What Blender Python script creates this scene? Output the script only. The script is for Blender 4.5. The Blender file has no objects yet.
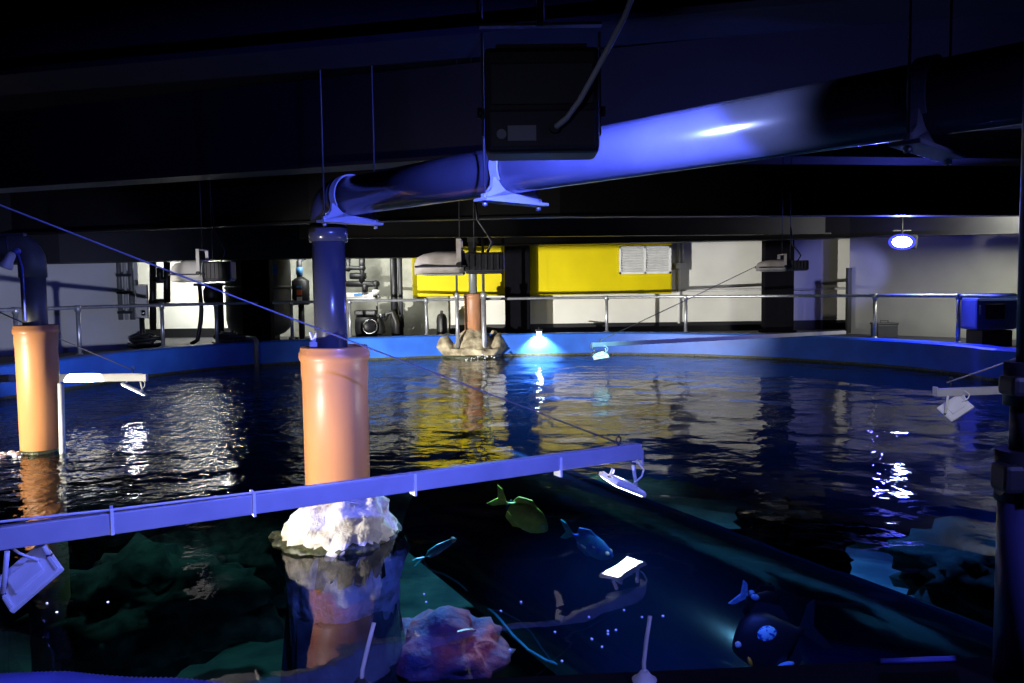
import bpy, bmesh, math, random
from mathutils import Vector, Matrix, noise as mnoise
random.seed(7)
S = bpy.context.scene
COL = S.collection
PI = math.pi
V = Vector

# ------------------------------------------------------------------ camera
F = 796.0
PITCH = math.radians(3.70)
ROLL = math.radians(0.76)
CAM = V((0, 0, 1.5))
fwd = V((0, math.cos(PITCH), -math.sin(PITCH)))
r0 = V((1, 0, 0)); u0 = r0.cross(fwd)
right = r0 * math.cos(ROLL) - u0 * math.sin(ROLL)
up = u0 * math.cos(ROLL) + r0 * math.sin(ROLL)
def _flip():
    pass
cd = bpy.data.cameras.new('camera'); cam = bpy.data.objects.new('camera', cd); COL.objects.link(cam)
M = Matrix((right, up, -fwd)).transposed().to_4x4(); M.translation = CAM
cam.matrix_world = M
cd.sensor_width = 36; cd.lens = 36 * F / 1024; cd.clip_start = .05; cd.clip_end = 200
S.camera = cam

def ray(px, py):
    return fwd + right * ((px - 512) / F) + up * (-(py - 341.5) / F)
def at(px, py, Y):            # point on the sight line at world depth Y
    d = ray(px, py); return CAM + d * (Y / d.y)
def lev(px, py, z):           # point on the sight line at height z
    d = ray(px, py); return CAM + d * ((z - CAM.z) / d.z)

# ------------------------------------------------------------------ materials
def nodes(name):
    m = bpy.data.materials.new(name); m.use_nodes = True
    nt = m.node_tree; nt.nodes.clear()
    out = nt.nodes.new('ShaderNodeOutputMaterial')
    return m, nt, out
def mat(name, c, rough=.5, metal=0, c2=None, scale=6, bump=0, bscale=30, spec=.5, coat=0, stretch=None, detail=4, ramp=(.35, .65)):
    m, nt, out = nodes(name)
    N, L = nt.nodes.new, nt.links.new
    b = N('ShaderNodeBsdfPrincipled')
    b.inputs['Roughness'].default_value = rough
    b.inputs['Metallic'].default_value = metal
    b.inputs['Specular IOR Level'].default_value = spec
    b.inputs['Coat Weight'].default_value = coat
    tc = N('ShaderNodeTexCoord'); mp = N('ShaderNodeMapping')
    L(tc.outputs['Object'], mp.inputs['Vector'])
    if stretch: mp.inputs['Scale'].default_value = stretch
    if c2 is None: c2 = tuple(x * .8 for x in c)
    n = N('ShaderNodeTexNoise'); n.inputs['Scale'].default_value = scale; n.inputs['Detail'].default_value = detail
    L(mp.outputs[0], n.inputs['Vector'])
    r = N('ShaderNodeValToRGB')
    r.color_ramp.elements[0].position, r.color_ramp.elements[1].position = ramp
    r.color_ramp.elements[0].color = (*c2, 1); r.color_ramp.elements[1].color = (*c, 1)
    L(n.outputs['Fac'], r.inputs['Fac']); L(r.outputs['Color'], b.inputs['Base Color'])
    if bump:
        n2 = N('ShaderNodeTexNoise'); n2.inputs['Scale'].default_value = bscale; n2.inputs['Detail'].default_value = 5
        L(mp.outputs[0], n2.inputs['Vector'])
        bp = N('ShaderNodeBump'); bp.inputs['Strength'].default_value = bump; bp.inputs['Distance'].default_value = .02
        L(n2.outputs['Fac'], bp.inputs['Height']); L(bp.outputs[0], b.inputs['Normal'])
    L(b.outputs[0], out.inputs['Surface'])
    return m
def emit(name, c, s):
    m, nt, out = nodes(name)
    e = nt.nodes.new('ShaderNodeEmission'); e.inputs['Color'].default_value = (*c, 1); e.inputs['Strength'].default_value = s
    nt.links.new(e.outputs[0], out.inputs['Surface']); return m

BLACK = mat('black_paint', (.006, .006, .009), .5, c2=(.004, .004, .006))
STEEL = mat('dark_beam_paint', (.0075, .0075, .0105), .5, c2=(.005, .005, .008), scale=2, spec=.2)
CEILM = mat('black_ceiling', (.0025, .0025, .004), .9, spec=.03)
DPIPE = mat('dark_grey_pvc', (.065, .068, .09), .25, c2=(.05, .053, .07), scale=3, coat=.3)
GPIPE = mat('grey_pvc', (.16, .17, .17), .4, c2=(.12, .13, .13))
LPIPE = mat('charcoal_pvc', (.11, .115, .11), .45, c2=(.08, .085, .08))
ORANGE = mat('orange_pvc', (.68, .30, .115), .42, c2=(.60, .255, .10), scale=5, stretch=(1, 1, .25), coat=.08)
ORANGEDIRTY = mat('brown_pvc', (.42, .19, .09), .45, c2=(.28, .13, .07), scale=8, stretch=(1, 1, .3))
ROCKW = mat('pale_rock', (.70, .66, .58), .9, c2=(.34, .29, .20), scale=9, bump=.9, bscale=22, ramp=(.3, .52))
ROCKB = mat('beige_rock', (.52, .44, .30), .95, c2=(.16, .13, .08), scale=5, bump=.9, bscale=12)
ALGAE = mat('wet_algae', (.05, .06, .02), .5, c2=(.02, .02, .012), scale=20, bump=.6)
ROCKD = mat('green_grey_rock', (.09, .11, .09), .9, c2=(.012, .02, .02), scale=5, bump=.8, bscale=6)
ROCKDD = mat('silhouette_rock', (.018, .026, .03), .9, c2=(.006, .01, .014), scale=5, bump=.8, bscale=6)  # darker copy of the green grey rock, silhouette shade put into the colour
CORAL = mat('purple_coral', (.55, .08, .09), .9, c2=(.16, .11, .22), scale=5, bump=1, bscale=14)
RIMB = mat('blue_tank_paint', (.022, .14, .66), .5, c2=(.013, .09, .48), scale=1.6, bump=.15, bscale=9)
RIMTOP = mat('blue_rim_top', (.03, .09, .42), .45)
WALLW = mat('white_wall_paint', (.74, .73, .68), .8, c2=(.66, .65, .60), scale=1.2)
WALLG = mat('grey_wall_paint', (.30, .30, .27), .85, c2=(.25, .25, .23), scale=1.1)
CONC = mat('bare_concrete', (.40, .40, .35), .9, c2=(.20, .20, .17), scale=1.6, bump=.3)
DARKFLOOR = mat('dark_deck', (.035, .035, .045), .7)
YELLOW = mat('yellow_sheet', (.68, .55, .002), .55, c2=(.60, .48, .002), scale=1.5, spec=.15)
WHITE = mat('white_metal', (.78, .78, .76), .45, c2=(.68, .68, .66))
LGREY = mat('light_grey_metal', (.50, .50, .50), .4, c2=(.42, .42, .42))
GALV = mat('galvanised_steel', (.50, .51, .54), .38, .7, c2=(.38, .39, .42), scale=14)
ALU = mat('painted_arm', (.46, .46, .52), .45, c2=(.40, .40, .46), scale=6)
CABLEW = mat('pale_cable', (.82, .82, .80), .5)
WIRE = mat('steel_wire', (.22, .22, .25), .45)
BLUEHOSE = mat('blue_hose', (.10, .13, .62), .5)
RUBBER = mat('black_rubber', (.015, .015, .016), .5)
CHROME = mat('bare_metal', (.6, .6, .6), .25, 1)
CRADLE = mat('hanger_plate', (.40, .42, .48), .42)
RODM = mat('dull_rod', (.035, .035, .04), .55)
COLM = mat('column_paint', (.003, .003, .005), .85, c2=(.002, .002, .004), spec=.06)
TIE = mat('white_tie', (.9, .9, .9), .5, c2=(.85, .85, .85))
COPE = mat('black_coping', (.008, .008, .009), .9, spec=.1)
HOUSE = mat('weathered_housing', (.62, .58, .54), .6, c2=(.42, .38, .34), scale=7)
BALLAST = mat('dark_ballast', (.035, .036, .045), .5)
TANKBLK = mat('black_vessel', (.022, .023, .022), .55)
STICK = mat('pale_sticker', (.42, .43, .45), .5)
LBLUE = mat('blue_label', (.05, .22, .55), .5)
LRED = mat('red_label', (.65, .12, .04), .5)
MACH = mat('blue_machine', (.06, .10, .28), .5)
SEABED = mat('seabed_gravel', (.15, .26, .25), .9, c2=(.04, .09, .11), scale=1.3, bump=.5, bscale=9)
TUNNEL = mat('tunnel_acrylic', (.004, .009, .045), .14, c2=(.002, .005, .022), scale=.6, coat=.6)
SEAM = mat('tunnel_seam', (.05, .22, .50), .4)
FISHB = mat('dark_fish', (.007, .008, .014), .5)
FISHP = mat('pale_blue_fin', (.45, .65, .85), .5, c2=(.1, .35, .7), scale=60)
FISHC = mat('cyan_scales', (.45, .95, 1.0), .4, c2=(.02, .12, .5), scale=45, ramp=(.45, .5))
FISHO = mat('orange_mark', (.95, .35, .02), .5)
FISHY = mat('yellow_green_fish', (.95, .80, .08), .5, c2=(.70, .52, .05), scale=14)
FISHT = mat('turquoise_fish', (.05, .65, .62), .4, c2=(.03, .35, .55), scale=30)
FISHR = mat('caustic_blue', (.02, .05, .75), .4, c2=(.02, .25, .8), scale=18)  # colour of a caustic lit patch under the surface
FOAM = mat('white_foam', (.85, .85, .9), .6)
LED = emit('led_white', (.92, .96, 1.0), 48)
LEDS = emit('rim_lamp_white', (.85, .95, 1.0), 60)
LEDBLUE = emit('blue_lamp', (.12, .16, 1.0), 40)
LEDBLUEW = emit('blue_white_lamp_core', (.45, .55, 1.0), 30)
TUBE = emit('tube_white', (.93, .98, 1.0), 30)

def water_mat():
    m, nt, out = nodes('tank_water')
    N, L = nt.nodes.new, nt.links.new
    tc = N('ShaderNodeTexCoord')
    sep = N('ShaderNodeSeparateXYZ'); L(tc.outputs['Object'], sep.inputs[0])
    # choppier towards the left where pumped water enters, calm near the viewer
    mx = N('ShaderNodeMapRange'); mx.inputs['From Min'].default_value = -.5; mx.inputs['From Max'].default_value = -4.0
    mx.inputs['To Min'].default_value = .16; mx.inputs['To Max'].default_value = 1.0
    L(sep.outputs['X'], mx.inputs['Value'])
    my = N('ShaderNodeMapRange'); my.inputs['From Min'].default_value = 4.0; my.inputs['From Max'].default_value = 8.0
    my.inputs['To Min'].default_value = .12; my.inputs['To Max'].default_value = 1.0
    L(sep.outputs['Y'], my.inputs['Value'])
    mu = N('ShaderNodeMath'); mu.operation = 'MULTIPLY'; L(mx.outputs[0], mu.inputs[0]); L(my.outputs[0], mu.inputs[1])
    def nz(scale, det, dist=0):
        n = N('ShaderNodeTexNoise'); n.inputs['Scale'].default_value = scale; n.inputs['Detail'].default_value = det
        n.inputs['Distortion'].default_value = dist
        L(tc.outputs['Object'], n.inputs['Vector']); return n
    big = nz(1.1, 1, .3); mid = nz(3.4, 2, .4); fine = nz(9.0, 2, .2)
    def mul(a, k, b=None):
        q = N('ShaderNodeMath'); q.operation = 'MULTIPLY'; L(a, q.inputs[0])
        if b is not None: L(b, q.inputs[1])
        else: q.inputs[1].default_value = k
        return q.outputs[0]
    def add(a, b):
        q = N('ShaderNodeMath'); q.operation = 'ADD'; L(a, q.inputs[0]); L(b, q.inputs[1]); return q.outputs[0]
    hb = mul(big.outputs['Fac'], 1.1)
    hm = mul(mid.outputs['Fac'], .85)
    hm2 = mul(hm, 1, add(mul(my.outputs[0], .16), mul(mu.outputs[0], .9)))
    hf = mul(mul(fine.outputs['Fac'], .50), 1, mu.outputs[0])
    h = add(add(hb, hm2), hf)
    bp = N('ShaderNodeBump'); bp.inputs['Strength'].default_value = 1; bp.inputs['Distance'].default_value = .036
    L(h, bp.inputs['Height'])
    fr = N('ShaderNodeFresnel'); fr.inputs['IOR'].default_value = 1.33; L(bp.outputs[0], fr.inputs['Normal'])
    gl = N('ShaderNodeBsdfGlossy'); gl.inputs['Roughness'].default_value = .012; L(bp.outputs[0], gl.inputs['Normal'])
    tr = N('ShaderNodeBsdfTransparent'); tr.inputs['Color'].default_value = (.60, .76, .84, 1)
    mix = N('ShaderNodeMixShader'); L(fr.outputs[0], mix.inputs[0]); L(tr.outputs[0], mix.inputs[1]); L(gl.outputs[0], mix.inputs[2])
    L(mix.outputs[0], out.inputs['Surface'])
    return m
WATER = water_mat()

# ------------------------------------------------------------------ mesh helpers
class MB:
    def __init__(s): s.bm = bmesh.new()
    def box(s, c, size, rot=None, bevel=0):
        r = bmesh.ops.create_cube(s.bm, size=1)
        vs = r['verts']
        m = Matrix.Translation(V(c)) @ (rot.to_4x4() if rot else Matrix.Identity(4)) @ Matrix.Diagonal((*size, 1))
        bmesh.ops.transform(s.bm, matrix=m, verts=vs)
        if bevel:
            es = list({e for v in vs for e in v.link_edges})
            bmesh.ops.bevel(s.bm, geom=es, offset=bevel, segments=2, affect='EDGES', profile=.6)
        return s
    def tube(s, pts, r, n=12, caps=True):
        pts = [V(p) for p in pts]
        k = len(pts); rs = r if isinstance(r, (list, tuple)) else [r] * k
        t = [(pts[min(i + 1, k - 1)] - pts[max(i - 1, 0)]).normalized() for i in range(k)]
        ref = V((0, 0, 1)) if abs(t[0].z) < .9 else V((1, 0, 0))
        a = t[0].cross(ref).normalized()
        rings = []
        for i in range(k):
            a = (a - t[i] * a.dot(t[i])).normalized(); b = t[i].cross(a)
            rings.append([s.bm.verts.new(pts[i] + (a * math.cos(2 * PI * j / n) + b * math.sin(2 * PI * j / n)) * rs[i]) for j in range(n)])
        for i in range(k - 1):
            for j in range(n):
                f = s.bm.faces.new((rings[i][j], rings[i][(j + 1) % n], rings[i + 1][(j + 1) % n], rings[i + 1][j])); f.smooth = True
        if caps:
            s.bm.faces.new(rings[0][::-1]); s.bm.faces.new(rings[-1])
        return s
    def lathe(s, prof, n=32, c=(0, 0, 0), fn=None):
        c = V(c); rings = []
        for (r, z) in prof:
            ring = []
            for j in range(n):
                a = 2 * PI * j / n
                p = V((r * math.cos(a), r * math.sin(a), z))
                if fn: p = fn(p)
                ring.append(s.bm.verts.new(c + p))
            rings.append(ring)
        for i in range(len(rings) - 1):
            for j in range(n):
                f = s.bm.faces.new((rings[i][j], rings[i][(j + 1) % n], rings[i + 1][(j + 1) % n], rings[i + 1][j])); f.smooth = True
        s.bm.faces.new(rings[0][::-1]); s.bm.faces.new(rings[-1])
        return s
    def ball(s, c, rad, sub=3, fn=None):
        r = bmesh.ops.create_icosphere(s.bm, subdivisions=sub, radius=1)
        for v in r['verts']:
            p = V((v.co.x * rad[0], v.co.y * rad[1], v.co.z * rad[2]))
            if fn: p = fn(p)
            v.co = V(c) + p
        for f in {f for v in r['verts'] for f in v.link_faces}: f.smooth = True
        return s
    def poly(s, pts, thick, axis=V((0, 0, 1))):
        ax = V(axis) * thick * .5
        A = [s.bm.verts.new(V(p) + ax) for p in pts]; B = [s.bm.verts.new(V(p) - ax) for p in pts]
        s.bm.faces.new(A); s.bm.faces.new(B[::-1])
        k = len(pts)
        for i in range(k): s.bm.faces.new((A[i], B[i], B[(i + 1) % k], A[(i + 1) % k]))
        return s
    def build(s, name, m, parent=None, loc=None):
        bmesh.ops.recalc_face_normals(s.bm, faces=s.bm.faces)
        me = bpy.data.meshes.new(name); s.bm.to_mesh(me); s.bm.free()
        me.materials.append(m)
        o = bpy.data.objects.new(name, me); COL.objects.link(o)
        if parent: o.parent = parent
        if loc is not None: o.location = loc
        return o
def tag(o, label, cat, group=None, kind=None):
    o['label'] = label; o['category'] = cat
    if group: o['group'] = group
    if kind: o['kind'] = kind
    return o
def thing(name, label, cat, loc=(0, 0, 0), rz=0, group=None):
    o = bpy.data.objects.new(name, None); COL.objects.link(o); o.location = loc; o.rotation_euler = (0, 0, rz)
    o.empty_display_size = .1
    return tag(o, label, cat, group)
def struct(mb, name, m, label, cat):
    o = mb.build(name, m); return tag(o, label, cat, kind='structure')
def copy_thing(root, label):
    r = root.copy(); COL.objects.link(r); r['label'] = label
    def rec(o, c):
        for ch in list(o.children):
            d = ch.copy(); COL.objects.link(d); d.parent = c; rec(ch, d)
    rec(root, r)
    return r
def arc(c, r, a0, a1, ex, ey, n=8):
    return [V(c) + V(ex) * (r * math.cos(a0 + (a1 - a0) * i / n)) + V(ey) * (r * math.sin(a0 + (a1 - a0) * i / n)) for i in range(n + 1)]
def basis(x, z):
    z = V(z).normalized(); x = V(x); x = (x - z * x.dot(z)).normalized(); y = z.cross(x)
    return Matrix((x, y, z)).transposed()
def rough(p, amp, freq, seed=0):
    q = p * freq + V((seed * 7.3, seed * 3.1, seed * 1.7))
    return mnoise.fractal(q, .6, 2.0, 4) * amp
def light(kind, loc, target, energy, color, size=.1, cone=90, blend=.3, size_y=None, name='lamp'):
    d = bpy.data.lights.new(name, kind); d.energy = energy; d.color = color
    if kind == 'SPOT': d.spot_size = math.radians(cone); d.spot_blend = blend; d.shadow_soft_size = size
    elif kind == 'AREA':
        d.size = size
        if size_y: d.shape = 'RECTANGLE'; d.size_y = size_y
    else: d.shadow_soft_size = size
    o = bpy.data.objects.new(name, d); COL.objects.link(o); o.location = loc
    if target is not None: o.rotation_euler = (V(target) - V(loc)).to_track_quat('-Z', 'Y').to_euler()
    return o

# ------------------------------------------------------------------ tank shell and water
RIMH = .50
wl = [(0, 400), (60, 391), (140, 378), (240, 367), (340, 361.5), (440, 357.5), (500, 356), (600, 354.5), (680, 355.5),
      (760, 358.5), (820, 362), (900, 368), (960, 375), (1015, 383)]
ring = [lev(x, y, 0) for x, y in wl]
ring = [V((-8.6, 8.6, 0)), V((-8.2, 5.6, 0)), V((-6.6, 3.2, 0)), V((-4.4, 2.02, 0))][::-1] + ring if False else ring
inner = [V((-4.4, 1.55, 0)), V((-6.8, 3.2, 0)), V((-8.2, 6.2, 0)), V((-8.3, 9.3, 0))] + ring + [V((9.2, 9.5, 0)), V((8.6, 5.8, 0)), V((6.4, 2.6, 0)), V((4.2, 1.75, 0))]
def smooth_ring(P, n):
    out = []; k_ = len(P)
    for i in range(k_):
        a, b, c_, d_ = P[i - 1], P[i], P[(i + 1) % k_], P[(i + 2) % k_]
        for j in range(n):
            t_ = j / n
            out.append(.5 * ((2 * b) + (c_ - a) * t_ + (2 * a - 5 * b + 4 * c_ - d_) * t_ * t_ + (3 * b - a - 3 * c_ + d_) * t_ ** 3))
    return out
inner = smooth_ring(inner, 5)
inner = [V((p.x, max(p.y, 1.55 if p.x < 0 else 1.75), 0)) for p in inner]
cen = sum(inner, V((0, 0, 0))) / len(inner)
def offs(p, d):
    q = p - cen; return p + V((q.x, q.y, 0)).normalized() * d
# wall: inner face from the sea bed to the rim, flat top, outer face
mb = MB(); bm = mb.bm
prof = [(0, -3.1), (0, RIMH - .03), (.03, RIMH), (.36, RIMH), (.36, -.4)]
rings = [[bm.verts.new(offs(p, d) + V((0, 0, z))) for p in inner] for d, z in prof]
k = len(inner)
for i in range(len(rings) - 1):
    for j in range(k):
        f = bm.faces.new((rings[i][j], rings[i][(j + 1) % k], rings[i + 1][(j + 1) % k], rings[i + 1][j])); f.smooth = i in (0, 3)
for e_ in bm.edges:
    if len(e_.link_faces) == 2 and e_.link_faces[0].smooth != e_.link_faces[1].smooth: e_.smooth = False
tank = struct(mb, 'tank_wall', RIMB, 'blue painted round tank wall rising out of the water', 'tank wall')
# algae line at the water level
mb = MB(); bm = mb.bm
rg = [[bm.verts.new(offs(p, -.012 if z > -.1 else -.02) + V((0, 0, z))) for p in inner] for z in (.045, -.12)]
for j in range(k): bm.faces.new((rg[0][j], rg[0][(j + 1) % k], rg[1][(j + 1) % k], rg[1][j]))
al = mb.build('waterline_stain', ALGAE, tank); al['label'] = 'dark algae line where the water meets the wall'
mb = MB(); bm = mb.bm
bm.faces.new([bm.verts.new(V((p.x, p.y, 0))) for p in inner])
bmesh.ops.triangulate(bm, faces=bm.faces)
for f in bm.faces: f.normal_update()
w = mb.build('water', WATER)
if w.data.polygons[0].normal.z < 0: w.data.flip_normals(); tag(w, 'dark rippled water filling the round tank', 'water', kind='stuff')
mb = MB(); bm = mb.bm
bm.faces.new([bm.verts.new(V((p.x, p.y, -3.0))) for p in inner])
bmesh.ops.triangulate(bm, faces=bm.faces)
bmesh.ops.subdivide_edges(bm, edges=bm.edges, cuts=5, use_grid_fill=True)
for v in bm.verts: v.co.z += rough(v.co, .35, .5, 3)
sb = struct(mb, 'floor_tank', SEABED, 'dark teal sea bed at the bottom of the tank', 'tank floor')
# near rim: black coping in front of the viewer
e0, e1 = lev(540, 676, .5), lev(1024, 655, .5)
dr = (e1 - e0).normalized()
mb = MB()
pa, pb = e0 - dr * 4.2, e1 + dr * 3.2
nrm = V((dr.y, -dr.x, 0))
mb.poly([pa, pb, pb + nrm * .6, pa + nrm * .6], .08)
bmesh.ops.translate(mb.bm, vec=(0, 0, -.04), verts=mb.bm.verts)
coping = struct(mb, 'trim_near', COPE, 'black coping along the near edge of the tank', 'coping')

# ------------------------------------------------------------------ room shell
mb = MB(); bm = mb.bm
outer = [offs(p, .30) for p in inner]; far = [offs(p, 9) for p in inner]
A = [bm.verts.new(V((p.x, p.y, .40))) for p in outer]; B = [bm.verts.new(V((p.x, p.y, .40))) for p in far]
for j in range(k): bm.faces.new((A[j], A[(j + 1) % k], B[(j + 1) % k], B[j]))
struct(mb, 'floor', DARKFLOOR, 'dark deck floor around the tank', 'floor')
BY = 20.3
struct(MB().box((1, BY + .1, 1.95), (30, .2, 3.2)), 'wall_back', WALLW, 'white painted back wall behind the railing', 'wall')
struct(MB().box((1, BY - .01, .51), (30, .03, .24)), 'baseboard_back', BLACK, 'dark skirting along the foot of the back wall', 'skirting')
pA, pB = at(849, 300, 18.2), at(1013, 300, 15.6)
d = V((pB.x - pA.x, pB.y - pA.y, 0)).normalized(); pC = V((pA.x, pA.y, 0)) + d * 8
nn = V((d.y, -d.x, 0))
mb = MB(); a = V((pA.x, pA.y, 1.95)); mb.poly([a, a + d * 8, a + d * 8 - nn * .2, a - nn * .2], 3.1)
struct(mb, 'wall_right', WALLG, 'grey wall behind the right hand railing', 'wall')
lA, lB = at(139, 300, 16.5), at(-60, 300, 14.2)
d2 = V((lB.x - lA.x, lB.y - lA.y, 0)).normalized(); n2 = V((d2.y, -d2.x, 0))
mb = MB(); a = V((lA.x, lA.y, 1.95)); mb.poly([a, a + d2 * 7, a + d2 * 7 + n2 * .15, a + n2 * .15], 3.1)
struct(mb, 'wall_left', WALLW, 'white wall panel beyond the left railing', 'wall')
mb = MB(); mb.box((-4.05, BY - .06, 1.6), (4.9, .10, 2.4))
struct(mb, 'wall_plant', CONC, 'stained bare concrete wall behind the pump equipment', 'wall')
struct(MB().box((0, 9, 3.55), (34, 30, .1)), 'ceiling', CEILM, 'black ceiling above the tank', 'ceiling')
struct(MB().box((0, -5, 1.7), (34, .2, 4)), 'wall_near', CEILM, 'dark wall behind the viewer', 'wall')

def ibeam(pts, h, fw, label, ft=.03, zb=2.6, m=STEEL):
    mb = MB(); bm = mb.bm
    pr = [(-fw / 2, 0), (fw / 2, 0), (fw / 2, ft), (.02, ft), (.02, h), (-.02, h), (-.02, ft), (-fw / 2, ft)]
    rg = []
    n = len(pts)
    for i, p in enumerate(pts):
        pn, pp = pts[min(i + 1, n - 1)], pts[max(i - 1, 0)]; t = V((pn[0] - pp[0], pn[1] - pp[1], 0)).normalized(); s_ = V((t.y, -t.x, 0))
        z0 = p[2] if len(p) > 2 else zb
        rg.append([bm.verts.new(V((p[0], p[1], 0)) + s_ * a + V((0, 0, z0 + z))) for a, z in pr])
    m_ = len(pr)
    for i in range(n - 1):
        for j in range(m_): bm.faces.new((rg[i][j], rg[i][(j + 1) % m_], rg[i + 1][(j + 1) % m_], rg[i + 1][j]))
    bm.faces.new(rg[0]); bm.faces.new(rg[-1][::-1])
    return struct(mb, 'ceiling_beam', m, label, 'beam')
def flat(p): return (p.x, p.y, p.z)
def bl(px, py): 
    p = lev(px, py, 2.6); return V((p.x, p.y, 0))
def bline(a, b, ta, tb):
    dd = (b - a); return [tuple((a + dd * t)[:2]) for t in (ta, 0, 1, tb)]
ibeam(bline(bl(0, 86), bl(400, 52), -1.5, 3.5), .9, .34, 'near black ceiling beam crossing the top of the view', m=COLM)
ibeam(bline(bl(0, 191), bl(430, 163), -1, 2.2), .8, .30, 'ceiling beam with pale lower flange running behind the dark pipe elbow')
c0 = [bl(-160, 240), bl(50, 234), bl(310, 223.5), bl(560, 217.5), bl(820, 216), bl(1000, 216), bl(1250, 213.5)]
ibeam([tuple(p[:2]) for p in c0], .8, .26, 'long ceiling beam with a thin lit flange above the middle of the tank')
c1 = [bl(300, 239), bl(560, 236.5), bl(800, 234.5), bl(1000, 233), bl(1200, 232)]
ibeam([tuple(p[:2]) for p in c1], .8, .22, 'ceiling beam second from the back wall')
e = [at(440, 247.5, 18.9), at(640, 243, 18.6), at(763, 240.5, 18.0), at(850, 238, 16.8), at(1013, 234, 14.6), at(1300, 225, 12)]
ibeam([tuple(p) for p in e], .9, .4, 'farthest ceiling beam just above the white back wall and yellow box')
mb = MB()
sof = [at(-120, 266, 13.6), at(60, 263, 14.6), at(200, 260, 16.0), at(330, 258, 17.2), at(462, 257, 18.2)]
bm = mb.bm; rg = []
for p in sof:
    rg.append([bm.verts.new(p + V((a, b, c))) for a, b, c in ((0, 0, 0), (0, 0, 1.4), (-.1, .5, 1.4), (-.1, .5, 0))])
for i in range(len(rg) - 1):
    for j in range(4): bm.faces.new((rg[i][j], rg[i][(j + 1) % 4], rg[i + 1][(j + 1) % 4], rg[i + 1][j]))
bm.faces.new(rg[0]); bm.faces.new(rg[-1][::-1])
struct(mb, 'ceiling_soffit', STEEL, 'low dark soffit above the plant equipment on the left', 'soffit')
# structural columns
for px, w_, Y, lab in ((517.5, 25, 19.45, 'black column standing in front of the yellow box'), (777.5, 29, 19.25, 'black column standing between the white wall and the bluish wall'),
                       (258, 28, 17.0, 'black column in front of the big filter vessel')):
    p = at(px, 300, Y); r = w_ / 2 / F * Y
    mb = MB().box((p.x, p.y, 1.95), (2 * r, .30, 3.1), None, .03).box((p.x, p.y, .42), (2.3 * r, .38, .06), None, .01)
    struct(mb, 'column', COLM, lab, 'column')

# ------------------------------------------------------------------ railing along the rim
rt = thing('railing', 'grey steel tube railing running round the far rim of the tank', 'railing', (0, 0, 0))
def outp(px, dy=0):
    # point on the outer side of the rim seen at column px
    best = None
    for i in range(len(inner)):
        a, b = offs(inner[i], .42), offs(inner[(i + 1) % k], .42)
        for s_ in range(9):
            q = a.lerp(b, s_ / 8)
            if q.y < 6: continue
            c = q - CAM; zc = c.dot(fwd); x = 512 + F * c.dot(right) / zc
            if best is None or abs(x - px) < best[0]: best = (abs(x - px), q)
    return best[1]
RZ = 1.30
pts = [outp(x) for x in (-60, 0, 50, 82, 130, 165, 200, 240, 290, 340, 390, 428, 470, 520, 560, 608, 650, 686, 720, 760, 795, 830, 873, 915, 958, 990, 1040)]
MB().tube([(p.x, p.y, RZ) for p in pts], .032, 10).build('top_rail', GALV, rt)
for x in (20, 81, 165, 218, 292, 350, 427, 482, 608, 686, 873, 958, 1045):
    p = outp(x)
    MB().tube([(p.x, p.y, .38), (p.x, p.y, RZ)], .036, 10).lathe([(.06, .42), (.06, .5), (.042, .52)], 12, (p.x, p.y, 0)).tube([(p.x, p.y, RZ - .07), (p.x, p.y, RZ + .04)], .05, 10).build('post', GALV, rt)

# ------------------------------------------------------------------ orange pipe pillars
def sleeve(root, r, h, zb, m=ORANGE):
    # plain pipe with a bell socket and bead at the top
    s = r * 1.04
    pr = [(r, zb), (r, h - .21), (r * 1.015, h - .19), (s * .99, h - .165), (s * .985, h - .09), (s * 1.03, h - .078), (s * 1.045, h - .058), (s * 1.035, h - .036),
          (s * 1.0, h - .026), (s * .995, h - .008), (s * .98, h), (s * .87, h), (s * .86, h - .04), (s * .86, h - .3)]
    return MB().lathe(pr, 48).build('sleeve', m, root)

fp = lev(339.5, 537, 0)
PF = thing('standing_pipe', 'large orange pipe pillar on a white rock, nearest the viewer', 'pillar', fp)
hF = at(333, 346, fp.y).z
sl = sleeve(PF, .194, hF, .05)
def rockfn(p):
    v = p.copy(); q = V((p.x, p.y, 0)).normalized() if p.xy.length > 1e-4 else V((0, 0, 0))
    a = rough(p, .10, 3.2, 1) + rough(p, .035, 11, 2)
    return v + q * a + V((0, 0, rough(p, .03, 6, 5)))
pr = []
for z, r in ((-.6, .33), (-.3, .35), (-.1, .37), (-.02, .36), (.03, .36), (.06, .362), (.11, .35), (.15, .34), (.19, .335), (.23, .33), (.27, .32), (.31, .305), (.34, .285), (.365, .25), (.375, .2), (.375, .15)):
    pr.append((r, z))
pr = [(r * (.95 if r > .2 else 1.2), z * (.74 if z > 0 else 1)) for r, z in pr]
rk = MB().lathe(pr, 72, (0.01, 0, 0), rockfn).build('rock_base', ROCKW, PF); rk['label'] = 'rough white rock with a ragged lower edge'
MB().lathe([(.34, -.2), (.372, -.06), (.378, .0), (.374, .02), (.345, .032), (.2, .04)], 60, (0, 0, 0), rockfn).build('wet_edge', ALGAE, PF)
# little clamp with clip standing on the socket edge
cl = at(314, 341, fp.y - .05) - fp
mb = MB(); mb.box(cl + V((0, 0, -.02)), (.05, .04, .03), None, .006).box(cl + V((.015, 0, .03)), (.02, .03, .08), Matrix.Rotation(.5, 3, 'Y'), .004).box(cl + V((-.012, 0, .02)), (.012, .03, .07), Matrix.Rotation(-.3, 3, 'Y'), .003)
mb.build('clip', WHITE, PF)

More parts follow.
